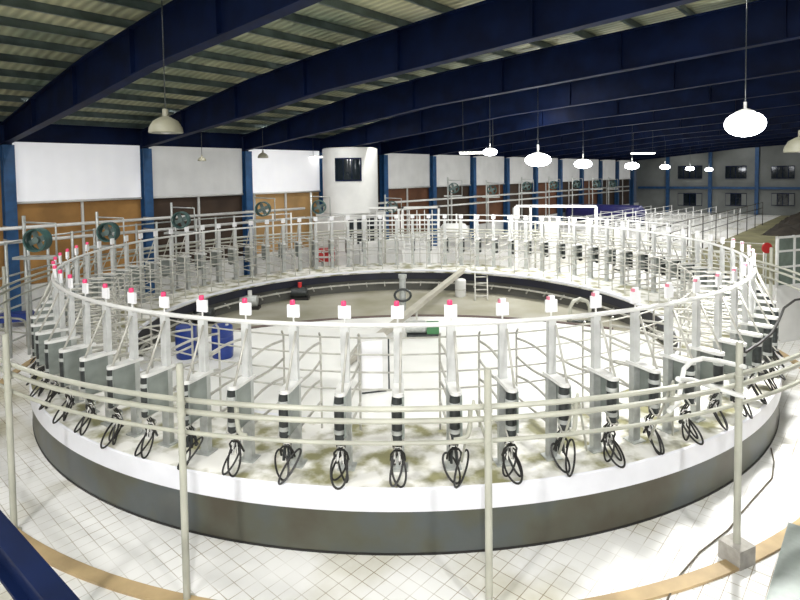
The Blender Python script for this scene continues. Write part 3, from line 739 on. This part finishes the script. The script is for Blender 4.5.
dome(aty(490, 152, 24), .62, 'pale dome lamp hanging over the far side of the platform', True, 0)
dome(aty(745, 124, 11.0), .72, 'large glaring white lamp hanging near the right edge', True, 1500, .7)
dome(aty(801, 152, 11.8), .62, 'pale unlit dome lamp cut by the right edge', False)
for i, (x, y, Y, dd, e) in enumerate(((538, 160, 24, 1.1, 700), (583, 164, 29, .9, 700), (632, 166, 37, .9, 700), (665, 167, 47, .8, 700), (690, 168.5, 55, .8, 150), (709, 169.5, 62, .8, 150))):
    dome(aty(x, y, Y), dd, f'glaring white lamp hanging in the far row, {ORD[i]} from the near end', True, e)
def tube_light(s_, w_, label, e, dz=-.05, L=1.5, along='s', z=None):
    z = z or beam_top(w_) + dz
    p = rw(s_, w_, z)
    t = empty('tube_lamp', label, 'lamp', p, ROOM if along == 's' else ROOM+PI/2, 'fluorescent tube lamps')
    MB().box(-L/2, L/2, -.07, .07, 0, .06).build('housing', WHITE, t)
    MB().tube([(-L/2+.03, 0, -.03), (L/2-.03, 0, -.03)], .03, 8).build('tube', TUBE, t)
    if e:
        l = bpy.data.lights.new('tube_area', 'AREA'); l.shape = 'RECTANGLE'; l.size = L; l.size_y = .15; l.energy = e; l.color = (1, .99, .97)
        o = bpy.data.objects.new('tube_area', l); COL.objects.link(o); o.location = p + Vector((0, 0, -.08)); o.rotation_euler = (0, 0, ROOM if along == 's' else ROOM+PI/2)
n = 0
for c_ in COLS:  # tube lamps added behind every beam, hidden from view, to light the hall
    for w_ in ((3, 9, 15, 20.5) if c_ < 28 else (6, 13, 20)):
        tube_light(c_ + .5, w_, 'added white tube lamp kept out of sight behind a roof beam', 80 if c_ < 28 else (120 if c_ < 56 else 45), along='w')
for i, (x, y, Y) in enumerate(((534, 52, 21.5), (534, 87, 28.2), (326, 132, 28.2))):
    p = aty(x, y, Y); s_, w_ = sw(p)
    tube_light(s_, w_, ['wide bright roof lamp between the third and fourth beams', 'bright roof lamp just under the fourth beam', 'bright roof lamp above the control booth'][i], 60, z=roof_z(w_)-.3)
for i, (x, y, Y) in enumerate(((478, 153, 26), (325, 157, 33), (643, 153.5, 40))):
    p = aty(x, y, Y); t = empty('tube_lamp', ['long white tube lamp hanging above the far bails', 'white tube lamp before the booth window', 'long bright tube lamp hanging before the end wall'][i], 'lamp', p, 0, 'hanging tube lamps')
    MB().box(-.9, .9, -.06, .06, .03, .08).build('housing', WHITE, t); MB().tube([(-.85, 0, 0), (.85, 0, 0)], .035, 8).build('tube', TUBE, t)
    top = roof_z(sw(p)[1])-p.z
    for sx in (-.7, .7): MB().tube([(sx, 0, .08), (sx, 0, top)], .012, 6).build('cord', DARK, t)
# high lamps behind the viewpoint
for i, (x, y) in enumerate(((-6, -2.5), (0, -3), (6, -2.5))):
    p = Vector((x, y, 8.2)); dome(p, .6, 'dome lamp hanging behind the viewpoint', True, 0)
    sl = spot(p + Vector((0, 0, -.45)), 1600, 2.2, rad=.3); sl.rotation_euler = (math.radians(38), 0, 0)

# ------------------------------------------------------------------ world and camera
wd = bpy.data.worlds.new('world'); bpy.context.scene.world = wd; wd.use_nodes = True
bg = wd.node_tree.nodes['Background']; bg.inputs['Color'].default_value = (.5, .6, .8, 1); bg.inputs['Strength'].default_value = .05
cam = bpy.data.cameras.new('camera'); co = bpy.data.objects.new('camera', cam); COL.objects.link(co)
cam.sensor_fit = 'HORIZONTAL'; cam.sensor_width = 36; cam.lens = F_PX*36/800; cam.shift_y = (PPY-300)/800; cam.clip_start = .05; cam.clip_end = 300
M = Matrix((RT, UP, -FW)).transposed().to_4x4(); M.translation = CAM; co.matrix_world = M
sc = bpy.context.scene; sc.camera = co
sc.view_settings.view_transform = 'Standard'; sc.view_settings.look = 'None'; sc.view_settings.exposure = 0.65
